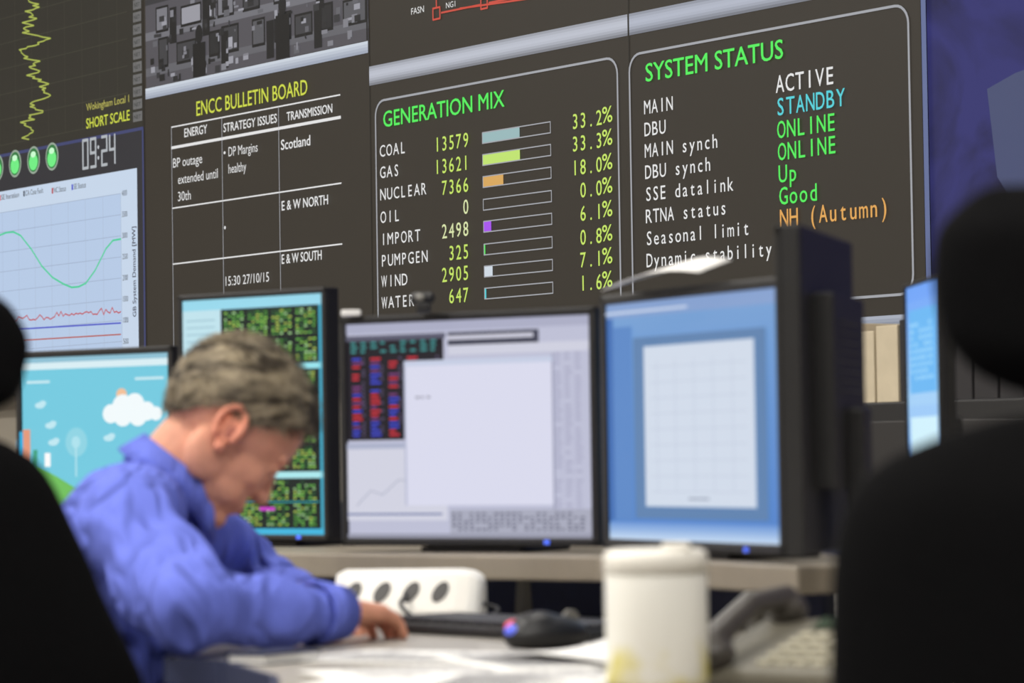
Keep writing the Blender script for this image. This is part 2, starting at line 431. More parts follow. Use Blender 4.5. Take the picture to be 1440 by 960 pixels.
# blue map display right of the wall
mp = empty('map_mural', MW @ Vector((uE + 2, 2.6, 0)))
m = bpy.data.materials.new('map_projection'); m.use_nodes = True
nt = m.node_tree; b = nt.nodes['Principled BSDF']
tc = nt.nodes.new('ShaderNodeTexCoord'); n = nt.nodes.new('ShaderNodeTexNoise'); n.inputs['Scale'].default_value = 3.2; n.inputs['Detail'].default_value = 8
n.inputs['Distortion'].default_value = .6
nt.links.new(tc.outputs['Object'], n.inputs['Vector'])
r = nt.nodes.new('ShaderNodeValToRGB'); r.color_ramp.elements[0].position = .42; r.color_ramp.elements[1].position = .60
r.color_ramp.elements[0].color = (*lin(32, 32, 60), 1); r.color_ramp.elements[1].color = (*lin(54, 54, 116), 1)
nt.links.new(n.outputs['Fac'], r.inputs['Fac']); nt.links.new(r.outputs['Color'], b.inputs['Emission Color']); b.inputs['Emission Strength'].default_value = .8
b.inputs['Base Color'].default_value = (.012, .012, .03, 1); b.inputs['Roughness'].default_value = .7; b.inputs['Specular IOR Level'].default_value = .2
bm = bmesh.new(); box(bm, uE + .012, 7, VB - .3, 3.95, -.14, -.01); finish(bm, 'panel', m, mp, MW)
pm = Painter(MW)
pm.line([(uE + .012, VB), (uE + .012, 3.95)], .018, lin(96, 108, 150), 1)
u0 = q(1390, 200)[0]
pm.poly([(u0, q(1390, 125)[1]), (u0 + .1, q(1420, 104)[1]), (u0 + .5, q(1420, 70)[1]), (u0 + .6, q(1420, 330)[1]), (u0 + .12, q(1400, 312)[1]), (u0 + .03, q(1392, 250)[1])], lin(66, 74, 110), 1)
pm.build('coastline', mp)

# ------------------------------------------------------------------ monitors
M_LED = mat('power_led', (.02, .05, .5), emis=(.1, .2, 1), es=1.0)
def monitor(A, B, z0, h, paint, stand_z, bez=.016, depth=.035, name='computer_monitor'):
    A = Vector((A[0], A[1], 0)); B = Vector((B[0], B[1], 0)); w = (B - A).length; x = (B - A) / w
    n = x.cross(Vector((0, 0, 1)))
    M = Matrix(((x.x, 0, n.x, A.x), (x.y, 0, n.y, A.y), (0, 1, 0, z0), (0, 0, 0, 1)))
    e = empty(name, M @ Vector((w / 2, h / 2, 0)))
    bm = bmesh.new(); box(bm, 0, w, 0, h, -depth, -.006, M)
    for bx in ((0, bez, 0, h), (w - bez, w, 0, h), (0, w, 0, bez), (0, w, h - bez, h)): box(bm, bx[0], bx[1], bx[2], bx[3], -.008, 0, M)
    finish(bm, 'housing', M_BLACK, e, bevel=.003)
    bm = bmesh.new(); box(bm, w * .2, w * .8, h * .2, h * .8, -depth - .025, -depth + .002, M)
    for i in range(8): box(bm, w * .3, w * .7, h * (.5 + i * .03), h * (.51 + i * .03), -depth - .028, -depth - .02, M)
    finish(bm, 'rear_cover', M_BLACK, e, bevel=.006)
    d = z0 - stand_z
    bm = bmesh.new(); box(bm, w / 2 - .03, w / 2 + .03, -d + .01, h * .45, -depth - .045, -depth - .022, M)
    finish(bm, 'stand_neck', M_BLACK, e, bevel=.004)
    bm = bmesh.new(); box(bm, w / 2 - .09, w / 2 + .09, -d + .0005, -d + .009, -depth - .12, -.01, M)
    finish(bm, 'stand_foot', M_BLACK, e, bevel=.003)
    S = M @ Matrix.Translation((bez, bez, -.0055)) @ Matrix.Diagonal((w - 2 * bez, h - 2 * bez, 1, 1))
    pp = Painter(S); paint(pp); pp.build('screen', e)
    bm = bmesh.new(); box(bm, w * .8, w * .8 + .008, .003, .009, 0, .002, M)
    finish(bm, 'power_button', M_LED, e)
    return e

def grn(): return random.choice([lin(110, 190, 80), lin(150, 215, 90), lin(80, 150, 60), lin(180, 205, 90), lin(170, 220, 150), lin(40, 90, 50)])
def paint_tables(s):
    s.rect(0, 0, 1, 1, lin(14, 26, 26), 0)
    s.rect(0, .955, 1, 1, lin(150, 215, 235)); s.rect(0, .70, .28, .955, lin(190, 225, 235)); s.rect(0, .69, 1, .715, lin(150, 225, 235))
    s.rect(0, .235, 1, .262, lin(170, 230, 235)); s.rect(0, 0, 1, .025, lin(60, 180, 220)); s.rect(.0, .025, .012, .7, lin(60, 160, 190)); s.rect(.975, .025, 1, .955, lin(60, 170, 200))
    for r_ in range(7): s.rect(.03, .73 + r_ * .03, .24, .735 + r_ * .03, lin(150, 190, 205), 2)
    for c in range(4): s.rowdash(.31 + c * .17, .725, .455 + c * .17, .945, 16, 5, grn, fill=.85, prob=.9)
    for c in range(5):
        s.rowdash(.03 + c * .19, .275, .19 + c * .19, .68, 30, 6, grn, fill=.85, prob=.9)
        s.rowdash(.03 + c * .19, .035, .19 + c * .19, .225, 14, 6, grn, fill=.85, prob=.9)
    s.rect(.55, .10, .66, .115, lin(200, 60, 200), 3); s.rect(.3, .47, .95, .484, lin(14, 26, 26), 3); s.rect(.3, .476, .95, .480, lin(60, 200, 210), 3.5)
    s.rect(.03, .37, .97, .385, lin(14, 26, 26), 3); s.rect(.3, .82, .97, .834, lin(14, 26, 26), 3)
    s.rect(.03, .13, .97, .142, lin(14, 26, 26), 2.8); s.rect(.03, .135, .97, .138, lin(60, 200, 210), 3.5)
def rb(): return random.choice([lin(200, 45, 60), lin(200, 45, 60), lin(60, 70, 200), lin(60, 70, 200), lin(120, 60, 120)])
def paint_mid(s):
    s.rect(0, 0, 1, 1, lin(188, 190, 212), 0)
    s.rect(0, .955, 1, 1, lin(170, 172, 196)); s.rect(0, .455, .41, .93, lin(20, 16, 28)); s.rect(0, .92, .42, .945, lin(90, 90, 110), 2)
    for c in range(5): s.rowdash(.025 + c * .078, .47, .062 + c * .078, .845, 20, 1, rb, fill=1.2, prob=.9)
    for c in range(5): s.rowdash(.068 + c * .078, .47, .080 + c * .078, .845, 20, 1, lin(90, 80, 110), fill=1, prob=.6)
    for r_ in range(3): s.rowdash(.02, .86 + r_ * .02, .4, .88 + r_ * .02, 1, 9, lin(60, 140, 140), fill=.7)
    s.rect(.43, .885, .80, .945, lin(60, 62, 80), 2); s.rect(.43, .91, .78, .93, lin(200, 200, 215), 3)
    s.rect(.43, .84, 1, .885, lin(205, 206, 222), 2)
    s.rowdash(.86, .12, .98, .84, 34, 3, lin(170, 171, 196), 2)
    s.rect(0, .08, .42, .44, lin(208, 209, 224), 2); s.rect(0, .415, .42, .44, lin(170, 176, 200), 3)
    s.line([(.04, .15), (.1, .22), (.15, .2), (.22, .27), (.33, .25)], .004, lin(160, 165, 185), 3)
    s.rect(0, .105, .4, .115, lin(120, 130, 170), 3)
    s.rect(.43, .02, 1, .13, lin(168, 170, 188), 2); s.rowdash(.44, .03, .98, .12, 5, 22, lin(110, 112, 130), 3)
    s.rect(.25, .15, .86, .82, lin(216, 217, 236), 4); s.rect(.25, .795, .86, .82, lin(196, 204, 226), 5); s.rect(.25, .15, .258, .82, lin(180, 184, 208), 5)
    s.rowdash(.3, .64, .37, .66, 1, 3, lin(150, 150, 165), 6)
    s.rect(.855, .13, .863, .83, lin(150, 152, 176), 5)
    s.rect(0, 0, 1, .02, lin(150, 152, 170), 3)
def paint_right(s):
    for i in range(24): s.rect(0, i / 24, 1, (i + 1) / 24, lin(78 + i * 1.6, 128 + i * 1.3, 200 + i * .4), 0)
    s.rect(0, .94, 1, 1, lin(130, 158, 205)); s.rect(0, .955, .5, .967, lin(190, 205, 230), 2)
    for i in range(6): s.rect(0, i * .012, 1, (i + 1) * .012, lin(190 - i * 16, 212 - i * 12, 238 - i * 5))
    s.rect(.0, .08, .04, .94, lin(60, 108, 178), 1); s.rect(.04, .08, .16, .9, lin(84, 132, 196), 1.5)
    s.rect(.17, .09, .94, .85, lin(88, 126, 172), 2)
    s.rect(.24, .14, .88, .81, lin(188, 204, 224), 3)
    s.rect(.245, .145, .875, .805, lin(206, 216, 231), 3.5)
    for i in range(9): s.rect(.28, .2 + i * .065, .84, .203 + i * .065, lin(188, 197, 215), 4)
    for i in range(5): s.rect(.32 + i * .11, .2, .324 + i * .11, .75, lin(188, 197, 216), 4)
    s.rect(.5, .17, .62, .178, lin(140, 150, 170), 4)
def paint_web(s):
    s.rect(0, 0, 1, 1, lin(112, 200, 222), 0)
    s.rect(0, .93, 1, 1, lin(215, 236, 242)); s.rect(0, .97, 1, 1, lin(140, 190, 210), 2)
    s.rect(.04, .85, .2, .865, lin(200, 232, 240), 2); s.rect(.78, .85, .97, .865, lin(200, 232, 240), 2)
    for (x, y, r_) in ((.62, .66, .055), (.7, .70, .07), (.78, .71, .065), (.86, .67, .055), (.92, .655, .04), (.7, .645, .06), (.8, .645, .06)): s.disc(x, y, r_, r_ * 1.0, lin(240, 248, 250), 3)
    s.disc(.69, .77, .035, .035, lin(240, 190, 150), 2)
    for (x, y) in ((.2, .6), (.22, .5), (.6, .52), (.13, .72)):
        s.disc(x, y, .035, .018, lin(190, 230, 240), 2); s.disc(x + .02, y + .012, .024, .016, lin(190, 230, 240), 2)
    s.disc(.38, .5, .075, .085, lin(140, 210, 226), 2); s.disc(.38, .5, .03, .035, lin(170, 224, 236), 3); s.rect(.375, .3, .385, .5, lin(180, 226, 236), 3)
    s.poly([(0, 0), (1, 0), (1, .1), (.7, .2), (.4, .22), (.25, .3), (0, .42)], lin(110, 190, 90), 3)
    s.poly([(0, 0), (.35, 0), (.2, .25), (0, .34)], lin(200, 215, 80), 4)
    s.rect(.02, .3, .07, .58, lin(225, 150, 120), 5); s.rect(.09, .28, .12, .46, lin(60, 160, 130), 5); s.disc(.0, .5, .03, .07, lin(30, 170, 220), 4.5)
    s.rect(.17, .36, .21, .44, lin(250, 250, 250), 5)
def paint_cyan(s):
    for i in range(16):
        k = abs(i - 8) / 8
        s.rect(0, i / 16, 1, (i + 1) / 16, lin(120 - 60 * k + 40, 205 - 50 * k, 245), 0)
    s.rect(.1, .12, .9, .45, lin(205, 238, 250)); s.rect(.1, .55, .9, .9, lin(100, 180, 240)); s.rowdash(.15, .6, .85, .85, 9, 5, lin(150, 208, 248), 2)
def paint_dark(s):
    s.rect(0, 0, 1, 1, lin(30, 50, 80), 0); s.rowdash(.05, .05, .95, .95, 20, 6, lin(90, 150, 190), 2)

SH = .835
monitor((-.570, 5.32), (-.305, 5.11), SH + .010, .415, paint_tables, SH, bez=.010)
monitor((-.268, 4.83), (.122, 4.585), SH + .010, .352, paint_mid, SH, bez=.012)
monitor((.126, 4.50), (.348, 4.05), SH + .010, .362, paint_right, SH, bez=.014)
monitor((.400, 3.93), (.302, 3.58), .86, .380, paint_dark, .74, bez=.016, depth=.03)
monitor((-.90, 5.66), (-.592, 5.44), .85, .33, paint_web, .74, bez=.012)
monitor((.600, 4.80), (.612, 4.5), .86, .372, paint_cyan, .74, bez=.006, depth=.012)
# webcam on the middle monitor
wc = empty('webcam', (-.13, 4.75, SH + .37))
bm = bmesh.new(); box(bm, -.144, -.122, 4.70, 4.742, SH + .3625, SH + .377); finish(bm, 'clip', M_BLACK, wc, bevel=.003)
bm = bmesh.new(); cap(bm, (-.144, 4.72, SH + .384), (-.124, 4.71, SH + .384), .009, .009); finish(bm, 'body', M_BLACK, wc, smooth=True)
bm = bmesh.new(); cone(bm, (-.133, 4.715, SH + .384), (-.138, 4.702, SH + .384), .006, .006); finish(bm, 'lens', M_GREYP, wc, smooth=True)
bm = bmesh.new(); box(bm, -.262, -.232, 4.80, 4.82, SH + .3625, SH + .372); finish(bm, 'adhesive_note', M_PAPER, bevel=.002)

# shelf under the monitors
sh = empty('monitor_shelf', (0, 4.7, .8))
FP = [(-.66, 5.16), (-.42, 4.90), (-.27, 4.74), (.115, 4.45), (.355, 3.95)]
BP = [(.50, 4.02), (.40, 4.66), (.02, 5.05), (-.2, 5.4), (-.58, 5.62)]
bm = bmesh.new(); prism(bm, FP + BP, SH - .036, SH); finish(bm, 'board', M_SHELF, sh, bevel=.004)
bm = bmesh.new()
for (x, y) in ((-.56, 5.25), (-.36, 5.3), (.02, 4.72), (.33, 4.2), (.38, 4.5), (-.1, 5.1)):
    cone(bm, (x, y, .7405), (x, y, SH - .03), .022, .018)
finish(bm, 'feet', M_GREYP, sh, smooth=False)
bm = bmesh.new()
T = Matrix.Translation((.275, 4.02, .7405))
vs = [(-.05, -.012, 0), (-.015, -.012, 0), (.055, -.012, .06), (.02, -.012, .06)]
lo = [bm.verts.new(T @ Vector(v)) for v in vs]; hi = [bm.verts.new(T @ (Vector(v) + Vector((0, .03, 0)))) for v in vs]
for a_, b_ in ((0, 1), (1, 2), (2, 3), (3, 0)): bm.faces.new((lo[a_], lo[b_], hi[b_], hi[a_]))
bm.faces.new(lo[::-1]); bm.faces.new(hi)
finish(bm, 'end_bracket', M_GREYP, sh, bevel=.002)
bm = bmesh.new()
CP = [(-.5, 5.12), (-.25, 4.93), (.19, 4.56), (.40, 4.10)]
for a_, b_ in zip(CP, CP[1:]):
    a_ = Vector((*a_, 0)); b_ = Vector((*b_, 0)); x = (b_ - a_).normalized(); y = Vector((-x.y, x.x, 0))
    M = Matrix(((x.x, y.x, 0, a_.x), (x.y, y.y, 0, a_.y), (0, 0, 1, 0), (0, 0, 0, 1)))
    box(bm, 0, (b_ - a_).length, 0, .015, .7405, SH - .03, M)
finish(bm, 'dark_gap_panel', M_NAVY, sh)  # navy panel added so the gap under the shelf reads dark

# ------------------------------------------------------------------ desk
dk = empty('control_desk', (.2, 4, .7))
DP = [(-.225, 2.95), (.95, 2.95), (1.25, 3.6), (1.25, 4.7), (.75, 5.2), (-.1, 5.7), (-1.7, 6.0), (-1.7, 5.2), (-.75, 4.98), (-.5, 4.78), (-.42, 4.5), (-.42, 3.95), (-.42, 3.80), (-.35, 3.74), (-.262, 3.45)]
bm = bmesh.new(); prism(bm, DP, .712, .74); finish(bm, 'worktop', M_DESK, dk, bevel=.004)
bm = bmesh.new()
for a_, b_ in zip(DP[9:], DP[10:] + DP[:1]):
    a_ = Vector((*a_, 0)); b_ = Vector((*b_, 0)); x = (b_ - a_).normalized(); y = Vector((-x.y, x.x, 0))
    M = Matrix(((x.x, y.x, 0, a_.x), (x.y, y.y, 0, a_.y), (0, 0, 1, 0), (0, 0, 0, 1)))
    box(bm, 0, (b_ - a_).length, -.008, -.0005, .710, .742, M)
finish(bm, 'edge_trim', M_NAVY, dk)
bm = bmesh.new()
back = [(1.2, 4.7), (.72, 5.16), (-.12, 5.65), (-1.68, 5.95)]
for a_, b_ in zip(back, back[1:]):
    a_ = Vector((*a_, 0)); b_ = Vector((*b_, 0)); x = (b_ - a_).normalized(); y = Vector((-x.y, x.x, 0))
    M = Matrix(((x.x, y.x, 0, a_.x), (x.y, y.y, 0, a_.y), (0, 0, 1, 0), (0, 0, 0, 1)))
    box(bm, 0, (b_ - a_).length, -.02, 0, .0, .90, M)
finish(bm, 'privacy_panel', M_NAVY, dk)
bm = bmesh.new()
for (x, y) in ((.85, 3.15), (-.16, 3.03), (-1.55, 5.35)): box(bm, x - .03, x + .03, y - .03, y + .03, 0, .713)
box(bm, .65, 1.1, 3.9, 4.5, 0, .712)
finish(bm, 'supports', M_GREYP, dk, bevel=.003)
bm = bmesh.new()
for i in range(3): box(bm, .635, .65, 3.92, 4.48, .05 + i * .22, .25 + i * .22)
finish(bm, 'drawer_fronts', M_SHELF, dk, bevel=.003)

# papers
random.seed(11)
M_INK = mat('ink', lin(110, 110, 120))
def sheet(x, y, z, rot, w=.21, h=.297, curl=.0, printed=True, name='paper_sheet'):
    e = empty(name, (x, y, z)); T = Matrix.Translation((x, y, z)) @ Matrix.Rotation(math.radians(rot), 4, 'Z')
    bm = bmesh.new(); nx, ny = 8, 10
    g = [[bm.verts.new(T @ Vector((-w / 2 + w * i / nx, -h / 2 + h * j / ny, curl * ((i / nx - .5) ** 2 * 4 * (j / ny))))) for j in range(ny + 1)] for i in range(nx + 1)]
    for i in range(nx):
        for j in range(ny): bm.faces.new((g[i][j], g[i + 1][j], g[i + 1][j + 1], g[i][j + 1]))
    o = finish(bm, 'page', M_PAPER, e, smooth=True)
    s_ = o.modifiers.new('s', 'SOLIDIFY'); s_.thickness = .0006; s_.offset = 0
    if printed:
        bm = bmesh.new()
        for r_ in range(16):
            L = random.uniform(.4, .8) * w
            yy = h * .4 - r_ * h * .05
            box(bm, -w * .4, -w * .4 + L, yy, yy + .004, .0008 + curl, .001 + curl, T)
        finish(bm, 'print', M_INK, e)
    return e
for i, (x, y, r_) in enumerate([(-.10, 3.74, 62), (-.07, 3.46, -70), (.04, 3.62, 20), (-.08, 3.22, 75), (.0, 3.24, -12), (.13, 3.62, 40)]):
    sheet(x, y, .7412 + i * .0011, r_, printed=i in (0, 1, 2, 4), curl=.012 if i == 5 else .0)
# sheet lying over the top of the right-hand monitor
e = empty('loose_paper', (.2, 4.3, 1.21))
bm = bmesh.new(); A = Vector((.156, 4.415, SH + .374)); d = Vector((.11, -.22, 0)); wdir = Vector((.10, .18, .03))
n_ = 10; rows = []
for i in range(n_ + 1):
    t = i / n_; rows.append([bm.verts.new(A + d * t + wdir * (s_ - .3) * (1 - .5 * t) + Vector((0, 0, .008 + .016 * math.sin(t * 2.6) + .006 * s_))) for s_ in (0, .25, .5, .75, 1)])
for i in range(n_):
    for j in range(4): bm.faces.new((rows[i][j], rows[i + 1][j], rows[i + 1][j + 1], rows[i][j + 1]))
o = finish(bm, 'page', M_PAPER, e, smooth=True); s_ = o.modifiers.new('s', 'SOLIDIFY'); s_.thickness = .001

# notebook at the desk edge
nb_ = empty('notebook', (-.28, 3.68, .75)); T = Matrix.Translation((-.287, 3.71, .7405)) @ Matrix.Rotation(math.radians(-38), 4, 'Z')
bm = bmesh.new(); box(bm, -.03, .03, -.05, .05, .010, .013, T); box(bm, -.03, .03, -.05, .05, 0, .002, T); box(bm, -.03, -.028, -.05, .05, 0, .013, T); finish(bm, 'cover', M_NAVY, nb_)
bm = bmesh.new(); box(bm, -.028, .028, -.048, .048, .002, .010, T); finish(bm, 'pages', M_PAPER, nb_)
# keyboard
kb = empty('keyboard', (-.02, 4.14, .75)); T = Matrix.Translation((-.005, 4.19, .7415)) @ Matrix.Rotation(math.radians(-52), 4, 'Z')
bm = bmesh.new(); box(bm, -.21, .21, -.07, .07, 0, .014, T); finish(bm, 'tray', M_BLACK, kb, bevel=.005)
bm = bmesh.new()
for r_ in range(6):
    for c in range(21): box(bm, -.2 + c * .0192, -.2 + c * .0192 + .0165, -.062 + r_ * .021, -.062 + r_ * .021 + .0175, .0135, .021, T)
finish(bm, 'keys', mat('key_caps', lin(38, 38, 42), .5), kb, bevel=.002)
# mouse
ms = empty('computer_mouse', (.04, 3.93, .75)); T = Matrix.Translation((.037, 3.90, .7525)) @ Matrix.Rotation(math.radians(-62), 4, 'Z')
bm = bmesh.new(); ell(bm, (0, 0, .004), (.034, .058, .026), M=T); ell(bm, (0, -.01, .008), (.03, .04, .026), M=T)
bmesh.ops.bisect_plane(bm, geom=bm.verts[:] + bm.edges[:] + bm.faces[:], plane_co=(0, 0, .7415), plane_no=(0, 0, -1), clear_outer=True)
finish(bm, 'shell', M_BLACK, ms, smooth=True)
bm = bmesh.new(); cone(bm, T @ Vector((-.004, .035, .024)), T @ Vector((.004, .035, .024)), .01, .01); finish(bm, 'scroll_wheel', M_GREYP, ms)
bm = bmesh.new(); ell(bm, (-.018, -.034, .014), (.012, .014, .010), M=T); finish(bm, 'red_spot', mat('red_plastic', lin(200, 60, 90), .3, emis=(1, .1, .2), es=.3), ms, smooth=True)  # small red spot on the mouse, slightly emissive
bm = bmesh.new(); ell(bm, (.002, -.048, .010), (.012, .010, .009), M=T); finish(bm, 'blue_spot', mat('blue_plastic', lin(70, 80, 210), .3, emis=(.2, .3, 1), es=.3), ms, smooth=True)  # small blue spot on the mouse, slightly emissive
tube('lead', [T @ Vector((0, .058, -.004)), T @ Vector((.02, .12, -.007)), T @ Vector((.10, .22, -.008)), T @ Vector((.14, .3, -.008))], .002, M_BLACK, ms)

# white desk power module with sockets
pw = empty('desk_power_module', (-.15, 4.5, .77))
T = Matrix.Translation((-.150, 4.49, .7408)) @ Matrix.Rotation(math.radians(-8), 4, 'Z')
prof = [(-.055, 0), (-.058, .020), (-.020, .074), (.045, .078), (.055, .066), (.055, 0)]
bm = bmesh.new()
xs = [-.105, .07, .088, .100, .105]; sc_ = [1, 1, .93, .78, .55]
rings = []
for x, s_ in zip(xs, sc_):
    rings.append([bm.verts.new(T @ Vector((x, y * s_, z * (s_ * .5 + .5)))) for y, z in prof])
for a_, b_ in zip(rings, rings[1:]):
    for i in range(6): bm.faces.new((a_[i], a_[(i + 1) % 6], b_[(i + 1) % 6], b_[i]))
bm.faces.new(rings[0]); bm.faces.new(rings[-1][::-1])
finish(bm, 'casing', M_WHITE, pw, bevel=.004)
sd = Vector((0, .038, .054)).normalized(); sn = Vector((0, -.054, .038)).normalized()
bm = bmesh.new()
for i in range(4):
    c = Vector((-.077 + i * .042, -.039, .047)) + sn * .0006
    R = Matrix(((1, sd.x, sn.x, 0), (0, sd.y, sn.y, 0), (0, sd.z, sn.z, 0), (0, 0, 0, 1))) @ Matrix.Rotation(math.radians(-25), 4, 'Z')
    bmesh.ops.create_cone(bm, cap_ends=True, segments=24, radius1=.018, radius2=.018, depth=.003, matrix=T @ Matrix.Translation(c) @ R @ Matrix.Diagonal((.55, 1, 1, 1)))
finish(bm, 'sockets', mat('socket_grey', lin(70, 68, 66), .5), pw)
tube('lead', [T @ Vector((.10, .0, .03)), T @ Vector((.13, -.03, .02)), T @ Vector((.05, -.10, .006)), T @ Vector((-.0, -.08, .03)), T @ Vector((.002, -.048, .045))], .003, M_BLACK, pw)

# wipes tub
tb = empty('wipes_tub', (.141, 3.15, .8)); cx, cy = .141, 3.15
m = bpy.data.materials.new('printed_label'); m.use_nodes = True
nt = m.node_tree; b = nt.nodes['Principled BSDF']; tc = nt.nodes.new('ShaderNodeTexCoord'); sx = nt.nodes.new('ShaderNodeSeparateXYZ')
nt.links.new(tc.outputs['Object'], sx.inputs[0]); n = nt.nodes.new('ShaderNodeTexNoise'); n.inputs['Scale'].default_value = 26; nt.links.new(tc.outputs['Object'], n.inputs['Vector'])
mr = nt.nodes.new('ShaderNodeMapRange'); mr.inputs[1].default_value = .832; mr.inputs[2].default_value = .77; nt.links.new(sx.outputs['Z'], mr.inputs[0])
mu = nt.nodes.new('ShaderNodeMath'); mu.operation = 'MULTIPLY'; nt.links.new(mr.outputs[0], mu.inputs[0]); nt.links.new(n.outputs['Fac'], mu.inputs[1])
r = nt.nodes.new('ShaderNodeValToRGB'); r.color_ramp.elements[0].position = .36; r.color_ramp.elements[0].color = (*lin(230, 229, 222), 1)
r.color_ramp.elements[1].position = .66; r.color_ramp.elements[1].color = (*lin(216, 206, 120), 1)
nt.links.new(mu.outputs[0], r.inputs['Fac']); nt.links.new(r.outputs['Color'], b.inputs['Base Color']); b.inputs['Roughness'].default_value = .4
def lathe(bm, prof, cx, cy, n=40):
    rings = []
    for r_, z in prof:
        rings.append([bm.verts.new((cx + r_ * math.cos(2 * math.pi * i / n), cy + r_ * math.sin(2 * math.pi * i / n), z)) for i in range(n)] if r_ > 0 else [bm.verts.new((cx, cy, z))])
    for a_, b_ in zip(rings, rings[1:]):
        for i in range(n):
            j = (i + 1) % n
            if len(a_) == 1: bm.faces.new((a_[0], b_[i], b_[j]))
            elif len(b_) == 1: bm.faces.new((a_[i], a_[j], b_[0]))
            else: bm.faces.new((a_[i], a_[j], b_[j], b_[i]))
bm = bmesh.new(); prof = [(0, .7475), (.049, .7475), (.0515, .752), (.0515, .858), (.050, .862), (.0, .862)]
lathe(bm, prof, cx, cy); finish(bm, 'body', m, tb, smooth=True)
bm = bmesh.new(); lathe(bm, [(.0, .860), (.0522, .860), (.0525, .877), (.050, .882), (.044, .884), (.0, .884)], cx, cy); finish(bm, 'lid', M_WHITE, tb, smooth=True)
bm = bmesh.new(); box(bm, cx + .006, cx + .034, cy - .04, cy, .883, .890); finish(bm, 'flip_tab', M_WHITE, tb, bevel=.003)

# telephone
ph = empty('desk_telephone', (.30, 3.25, .76)); T = Matrix.Translation((.300, 3.27, .7408)) @ Matrix.Rotation(math.radians(-30), 4, 'Z')
M_PH = mat('phone_plastic', lin(112, 108, 96), .5)
bm = bmesh.new()
vs = [(-.09, -.10, 0), (.09, -.10, 0), (.09, .10, 0), (-.09, .10, 0), (-.09, -.10, .018), (.09, -.10, .018), (.09, .10, .06), (-.09, .10, .06)]
V = [bm.verts.new(T @ Vector(v)) for v in vs]
for f in ((3, 2, 1, 0), (4, 5, 6, 7), (0, 1, 5, 4), (1, 2, 6, 5), (2, 3, 7, 6), (3, 0, 4, 7)): bm.faces.new([V[i] for i in f])
finish(bm, 'base', M_PH, ph, bevel=.006)
bm = bmesh.new()
for r_ in range(5):
    for c in range(5):
        x = -.015 + c * .020; y = -.085 + r_ * .026; z = .018 + (y + .10) * .21
        box(bm, x, x + .014, y, y + .016, z, z + .006, T)
finish(bm, 'keypad', mat('phone_keys', lin(190, 185, 165), .5), ph, bevel=.002)
bm = bmesh.new(); a_ = T @ Vector((-.015, .055, .0525)); 
vs = [(-.015, .052, .0515), (.08, .052, .0515), (.08, .085, .0585), (-.015, .085, .0585)]
lo = [bm.verts.new(T @ Vector(v)) for v in vs]; hi = [bm.verts.new(T @ (Vector(v) + Vector((0, 0, .003)))) for v in vs]
for i in range(4): bm.faces.new((lo[i], lo[(i + 1) % 4], hi[(i + 1) % 4], hi[i]))
bm.faces.new(hi); bm.faces.new(lo[::-1]); finish(bm, 'display', mat('lcd', lin(70, 84, 70), .2), ph)
bm = bmesh.new()
a_ = T @ Vector((-.062, -.09, .045)); b_ = T @ Vector((-.062, .09, .082)); mid = T @ Vector((-.062, 0, .078))
cap(bm, a_, mid, .014, .012); cap(bm, mid, b_, .012, .014)
ell(bm, a_ - Vector((0, 0, .012)), (.024, .026, .018)); ell(bm, b_ - Vector((0, 0, .012)), (.024, .026, .018))
finish(bm, 'handset', mat('handset_grey', lin(66, 62, 58), .4), ph, mods=[remesh(.003)])
pts = []
for i in range(120):
    t = i / 119; c = (T @ Vector((-.10 - .03 * math.sin(t * math.pi), -.08 + .15 * t, .009)))
    pts.append(c + Vector((.006 * math.cos(i * 1.3), 0, .006 * math.sin(i * 1.3))))
tube('coiled_cord', pts, .0018, M_BLACK, ph)

# ------------------------------------------------------------------ office chairs
def interp(tab, z):
    for (z0, a), (z1, b) in zip(tab, tab[1:]):
        if z <= z1: t = max(0, (z - z0) / (z1 - z0)); t = t * t * (3 - 2 * t) * .4 + t * .6; return a + (b - a) * t
    return tab[-1][1]
def pad(bm, T, tab, yc, th, rows=18, cols=14, curve=.05):
    z0, z1 = tab[0][0], tab[-1][0]
    Fg = []; Bg = []
    for i in range(rows + 1):
        z = z0 + (z1 - z0) * i / rows; hw = interp(tab, z); fr = []; bk = []
        ez = min(1, min(i, rows - i) / 2.5 + .15)
        for j in range(cols + 1):
            s = -1 + 2 * j / cols; x = s * hw
            y = yc(z) + curve * (x / .25) ** 2
            e = th * (max(0, 1 - abs(s) ** 4) ** .5 * .85 + .15) * ez
            fr.append(bm.verts.new(T @ Vector((x, y + e, z)))); bk.append(bm.verts.new(T @ Vector((x, y - e, z))))
        Fg.append(fr); Bg.append(bk)
    for i in range(rows):
        for j in range(cols):
            bm.faces.new((Fg[i][j], Fg[i][j + 1], Fg[i + 1][j + 1], Fg[i + 1][j])); bm.faces.new((Bg[i][j + 1], Bg[i][j], Bg[i + 1][j], Bg[i + 1][j + 1]))
        bm.faces.new((Fg[i][0], Fg[i + 1][0], Bg[i + 1][0], Bg[i][0])); bm.faces.new((Fg[i + 1][-1], Fg[i][-1], Bg[i][-1], Bg[i + 1][-1]))
    for j in range(cols):
        bm.faces.new((Fg[0][j + 1], Fg[0][j], Bg[0][j], Bg[0][j + 1])); bm.faces.new((Fg[-1][j], Fg[-1][j + 1], Bg[-1][j + 1], Bg[-1][j]))
